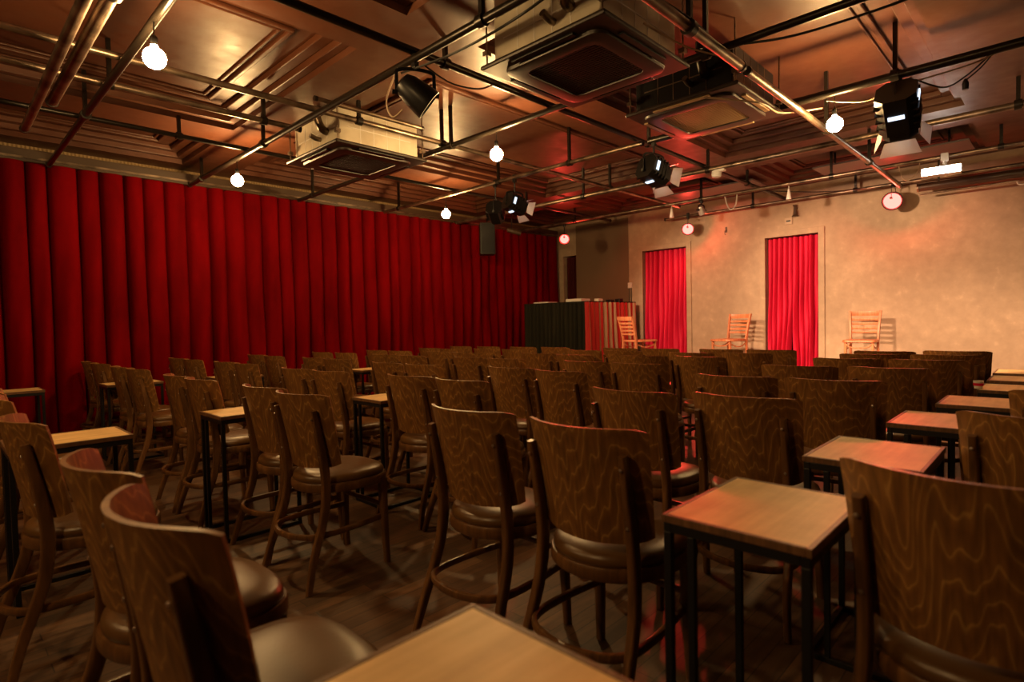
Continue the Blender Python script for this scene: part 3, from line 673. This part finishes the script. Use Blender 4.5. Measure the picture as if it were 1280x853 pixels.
# ------------------------------------------------------------------ theatre lamps
def aim(loc, target):
    d = (Vector(target) - Vector(loc)).normalized(); return d.to_track_quat('Z', 'X').to_matrix().to_4x4()
def spot_light(parent, Mx, off, col, W, ang, blend=.6, size=.06):
    L = bpy.data.lights.new('spot', 'SPOT'); L.energy = W; L.color = col; L.spot_size = R(ang); L.spot_blend = blend; L.shadow_soft_size = size
    o = bpy.data.objects.new('lamp_light', L); C.objects.link(o); o.parent = parent
    o.matrix_local = Mx @ Matrix.Translation((0, 0, off)) @ Matrix.Rotation(math.pi, 4, 'X'); return o
def lamp(loc, target, label, kind='can', r=.10, ln_=.24, lens=None, col=(1, 1, 1), W=0, ang=60, top=ZP, doors=True, housing=M_lamp, door_m=M_lamp, group='theatre lamps on the pipes', blend=.6):
    t = thing('theatre_lamp', label, 'stage light', loc, 0, group)
    Mx = aim(loc, target); bm = bmesh.new()
    if kind == 'can':
        lathe(bm, [(-ln_ * .55, r * .35), (-ln_ * .5, r * .6), (-ln_ * .3, r * .78), (ln_ * .1, r * .92), (ln_ * .42, r), (ln_ * .5, r), (ln_ * .5, r * .9), (ln_ * .40, r * .86)], 20, Mx); sm = 40
    else:
        for z0, z1, k in ((-.5, .35, 1), (.35, .5, .88)):
            P = [(1, .55), (.55, 1), (-.55, 1), (-1, .55), (-1, -.55), (-.55, -1), (.55, -1), (1, -.55)]
            a = [bm.verts.new(Mx @ Vector((x * r * k, y * r * k, z0 * ln_))) for x, y in P]; b = [bm.verts.new(Mx @ Vector((x * r * k, y * r * k, z1 * ln_))) for x, y in P]
            for i in range(8): bm.faces.new((a[i], a[(i + 1) % 8], b[(i + 1) % 8], b[i]))
            bm.faces.new(a[::-1]); bm.faces.new(b)
        for q in (-.32, -.16, 0, .16): box(bm, -r * .8, r * .8, -r * 1.06, r * 1.06, q * ln_ - .006, q * ln_ + .006, rot=Mx.to_3x3())
        sm = 30
    obj('housing', bm, housing, t, smooth=sm)
    bm = lathe(bmesh.new(), [(ln_ * .405 if kind == 'can' else ln_ * .5, r * .84), (ln_ * .43 if kind == 'can' else ln_ * .53, r * .6), (ln_ * .44 if kind == 'can' else ln_ * .55, .003)], 18, Mx)
    o = obj('lens', bm, lens or M_lamp, t, smooth=60)
    # yoke and clamp
    sx = Mx.to_3x3() @ Vector((1, 0, 0)); sx.z = 0; sx = sx.normalized() if sx.length > .1 else Vector((0, 1, 0))
    topz = top - loc[2] - .05; s = r * 1.16
    obj('yoke', sweep(bmesh.new(), smoothpath([sx * s, sx * s + Vector((0, 0, r * .9)), sx * s * .9 + Vector((0, 0, r * 1.35)), Vector((0, 0, r * 1.5)), -sx * s * .9 + Vector((0, 0, r * 1.35)), -sx * s + Vector((0, 0, r * .9)), -sx * s], 4), .012, .003, 8, 4, up=sx.cross(Vector((0, 0, 1)))), M_lamp, t, smooth=50)
    for sg in (-1, 1): obj('knob', tube([sx * s * sg * .98, sx * (s + .03) * sg], .016, 10), M_lamp, t, smooth=50)
    obj('clamp', B((-.018, .018, -.022, .022, topz - .01, topz + .085)), M_lamp, t, bevel=.006)
    obj('spigot', tube([(0, 0, r * 1.45), (0, 0, topz)], .010, 8), M_lamp, t)
    if doors:
        for a in range(4):
            ww = r * (.95 if a % 2 else .8); bm = bmesh.new(); hh = r * .8
            vs = [(-ww * .8, r * .95, ln_ * .5), (ww * .8, r * .95, ln_ * .5), (ww * 1.1, r * .95 + hh * .55, ln_ * .5 + hh * .85), (-ww * 1.1, r * .95 + hh * .55, ln_ * .5 + hh * .85)]
            rot = Mx @ Matrix.Rotation(a * math.pi / 2, 4, 'Z'); q = [bm.verts.new(rot @ Vector(p)) for p in vs]; bm.faces.new(q)
            bmesh.ops.solidify(bm, geom=list(bm.faces), thickness=.003); obj('barn_door', bm, door_m, t)
    if W: spot_light(t, Mx, ln_ * .5 + .03, col, W, ang, blend)
    if W and kind == 'box':
        for a_, z_ in ((0, -.30), (1, -.1), (2, -.30), (3, -.1)):
            bm = bmesh.new(); rt = (Mx @ Matrix.Rotation(a_ * math.pi / 2, 4, 'Z')).to_3x3(); box(bm, -r * .4, r * .4, r * 1.0, r * 1.075, z_ * ln_ - .014, z_ * ln_ + .014, rot=rt); obj('vent', bm, M_vent, t)
    if W and kind == 'can':
        L = bpy.data.lights.new('spill', 'POINT'); L.energy = 18; L.color = col; L.shadow_soft_size = .03
        o = bpy.data.objects.new('spill_light', L); C.objects.link(o); o.parent = t; o.location = (Mx @ Vector((0, 0, ln_ * .5 + .06)))
    return t
WARM = (1.0, .59, .34)
lamp((2.29, 3.05, 2.70), (3.9, 2.2, 1.3), 'unlit black can lamp under the crossing pipes at upper left of centre', 'can', .105, .22, doors=False)
lamp((4.96, 2.86, 2.62), (9.2, 1.9, 1.1), 'boxy black lamp with lit white edges near the picture centre top', 'box', .115, .25, M_whitelens, WARM, WHITE_W * 1.1, 62, door_m=M_lampgrey)
lamp((4.96, 4.72, 2.60), (9.2, 3.9, 1.1), 'boxy lamp left of centre with a glaring white barn door', 'box', .10, .24, M_whitelens, WARM, WHITE_W * .8, 58, door_m=M_lampgrey)
lamp((4.96, 5.05, 2.55), (7.2, 6.5, 1.0), 'dim dark lamp hanging behind the twin lamp near the curtain', 'box', .10, .22, None, doors=False)
lamp((4.96, .88, 2.66), (7.6, 1.0, .4), 'large black lamp with open barn doors at the upper right', 'box', .125, .34, M_whitelens, WARM, WHITE_W, 66, door_m=M_lampgrey)
RED = (1.0, .05, .03)
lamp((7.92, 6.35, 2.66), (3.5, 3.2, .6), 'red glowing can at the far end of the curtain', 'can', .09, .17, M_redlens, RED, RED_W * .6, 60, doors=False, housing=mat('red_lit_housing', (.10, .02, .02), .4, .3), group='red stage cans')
lamp((8.93, 4.53, 2.70), (2.4, 1.8, .4), 'red glowing can on the wall pipe above the left doorway', 'can', .10, .18, M_redlens, RED, RED_W * 1.1, 58, doors=False, housing=M_lamp, group='red stage cans')
lamp((8.93, 1.64, 2.70), (2.6, 1.5, .4), 'red glowing can high on the wall right of the middle doorway', 'can', .12, .20, M_redlens, RED, RED_W * .6, 58, doors=False, housing=M_lamp, group='red stage cans')
# flat white lamp on the stage pipe
t = thing('flood_lamp', 'flat white flood lamp glaring under the stage pipe at upper right', 'stage light', (7.86, 1.02, 2.76), R(6), 'theatre lamps on the pipes')
obj('housing', B((-.06, .06, -.20, .16, -.045, .045)), M_white, t, bevel=.01)
obj('yoke', tube([(0, -.05, .045), (0, -.05, .16)], .02, 10), M_white, t); obj('clamp', B((-.03, .03, -.085, -.015, .10, .19)), M_white, t, bevel=.006)
bm = bmesh.new()
for i in range(6): box(bm, -.055, .055, .17 + .001 - .36 + i * .06, .174 - .36 + i * .06, .045, .055)
obj('fins', bm, M_white, t)
obj('lens', B((-.066, -.06, -.19, .15, -.038, .038)), M_whitelens, t)
# small lamps without light on the stage pipes
lamp((7.90, 3.80, 2.76), (9.0, 3.5, 1.0), 'small unlit lamp clamped on the stage pipe above the doorways', 'can', .05, .12, None, doors=False, housing=M_lampgrey)
t = thing('spotlight', 'little orange-lit spotlight hanging near the far end of the curtain', 'stage light', (7.0, 6.75, 2.74), 0)
obj('housing', tube([(-.05, .06, .03), (.12, -.10, -.04)], .04, 14), M_rail, t, smooth=50); obj('stem', tube([(0, 0, .02), (0, 0, ZC - 2.74)], .008, 8), M_dpipe, t)
t = thing('ceiling_sensor', 'small white sensor on the pipe crossing above the middle doorway', 'sensor', (6.42, 2.9, 2.86))
obj('body', lathe(bmesh.new(), [(-.05, .02), (-.04, .05), (0, .055), (.03, .05)], 16), M_white, t, smooth=50); obj('arm', B((-.03, .03, -.1, .02, .01, .04)), M_white, t, bevel=.005)
for u, v_, lab in ((7.9, 2.60, 'small white cone hanging from the stage pipe above the middle doorway'), (7.9, 4.27, 'small white cone on the stage pipe left of the cable loop')):
    t = thing('pendant_cone', lab, 'bell', (u, v_, 2.80)); obj('cone', lathe(bmesh.new(), [(-.08, .035), (-.06, .03), (.05, .012), (.06, .005)], 12), M_white, t, smooth=50); obj('flex', tube([(0, 0, .05), (0, 0, .1)], .004, 6), M_white, t)

# ------------------------------------------------------------------ cables
def cable(pts, r, label, M=M_cable, n=8, name='cable', group='loose cables on the ceiling'):
    o = obj(name, tube(pts, r, 6, n), M, smooth=60); return tag(o, label, 'cable', group)
cable([(3.62, 1.45, 2.90), (3.62, 1.1, 2.84), (3.60, .5, 2.83), (3.55, 0, 2.90), (3.5, -.5, 3.0)], .008, 'black cable sagging across the gold ceiling at the top right')
cable([(2.29, 3.2, 2.88), (2.28, 2.6, 2.82), (2.26, 2.0, 2.83), (2.2, 1.4, 2.90)], .008, 'black cable drooping below the can lamp pipe at the top')
cable([(2.9, 2.96, 2.90), (2.7, 2.9, 2.80), (2.5, 2.95, 2.80), (2.32, 3.0, 2.88)], .006, 'thin black cable looping right of the unlit can lamp')
cable([(3.0, 1.785, 2.93), (3.3, 1.68, 2.86), (3.55, 1.53, 2.82)], .006, 'pale cable on the right side of the big air unit', M_tan)
cable([(4.0, 1.9, 2.80), (4.3, 1.62, 2.76), (4.7, 1.6, 2.78), (5.2, 1.45, 2.90)], .007, 'pale cable running under the brown grille to the right-hand bulb', M_tan)
cable([(4.96, 1.35, 2.87), (4.98, 1.1, 2.80), (4.97, .9, 2.84), (4.96, .5, 2.86), (4.96, .35, 2.89)], .006, 'twin tan cable sagging from the bulb to the large lamp', M_tan)
cable([(4.97, .78, 2.86), (4.98, .62, 2.76), (4.98, .5, 2.80), (4.97, .38, 2.89)], .006, 'black cable drooping right of the large lamp')
pl = thing('hanging_plug', 'black plug dangling from its cable right of the large lamp', 'plug', (4.96, .50, 2.745)); obj('plug_body', lathe(bmesh.new(), [(-.04, .018), (0, .02), (.03, .008)], 10), M_cable, pl); obj('flex', tube([(0, 0, .02), (0, -.08, .08), (0, -.14, .15)], .005, 6, 4), M_cable, pl)
cable([(7.9, 3.45, 2.90), (7.9, 3.42, 2.78), (7.88, 3.36, 2.70), (7.9, 3.30, 2.76), (7.9, 3.28, 2.90)], .009, 'white cable loop hanging from the stage pipe right of the red can', M_white)
cable([(7.9, 1.40, 2.90), (7.9, 1.36, 2.76), (7.88, 1.30, 2.72), (7.9, 1.22, 2.80), (7.9, 1.20, 2.90)], .006, 'pinkish cable loop left of the white flood lamp', M_tan)
cable([(7.9, 3.0, 2.90), (8.3, 2.4, 2.84), (8.7, 2.0, 2.86), (8.98, 1.7, 2.90)], .006, 'dark cable strung across the stage pipes', M_cable)
cable([(2.262, 3.2, 2.905), (2.2, 3.25, 2.7), (2.22, 3.22, 2.58), (2.26, 3.16, 2.62)], .006, 'tan cable hanging beside the unlit can lamp', M_tan)
# cup on the front row floor
t = thing('white_cup', 'small white cup with red rim on the third right-hand table from the stage', 'cup', (4.68, .40, .712))
obj('cup_body', lathe(bmesh.new(), [(0, .022), (.05, .028), (.05, .025), (.01, .02)], 14), M_white, t, smooth=50)
obj('band', lathe(bmesh.new(), [(.018, .0258), (.036, .0278)], 14, cap=False), M_doorcloth, t)
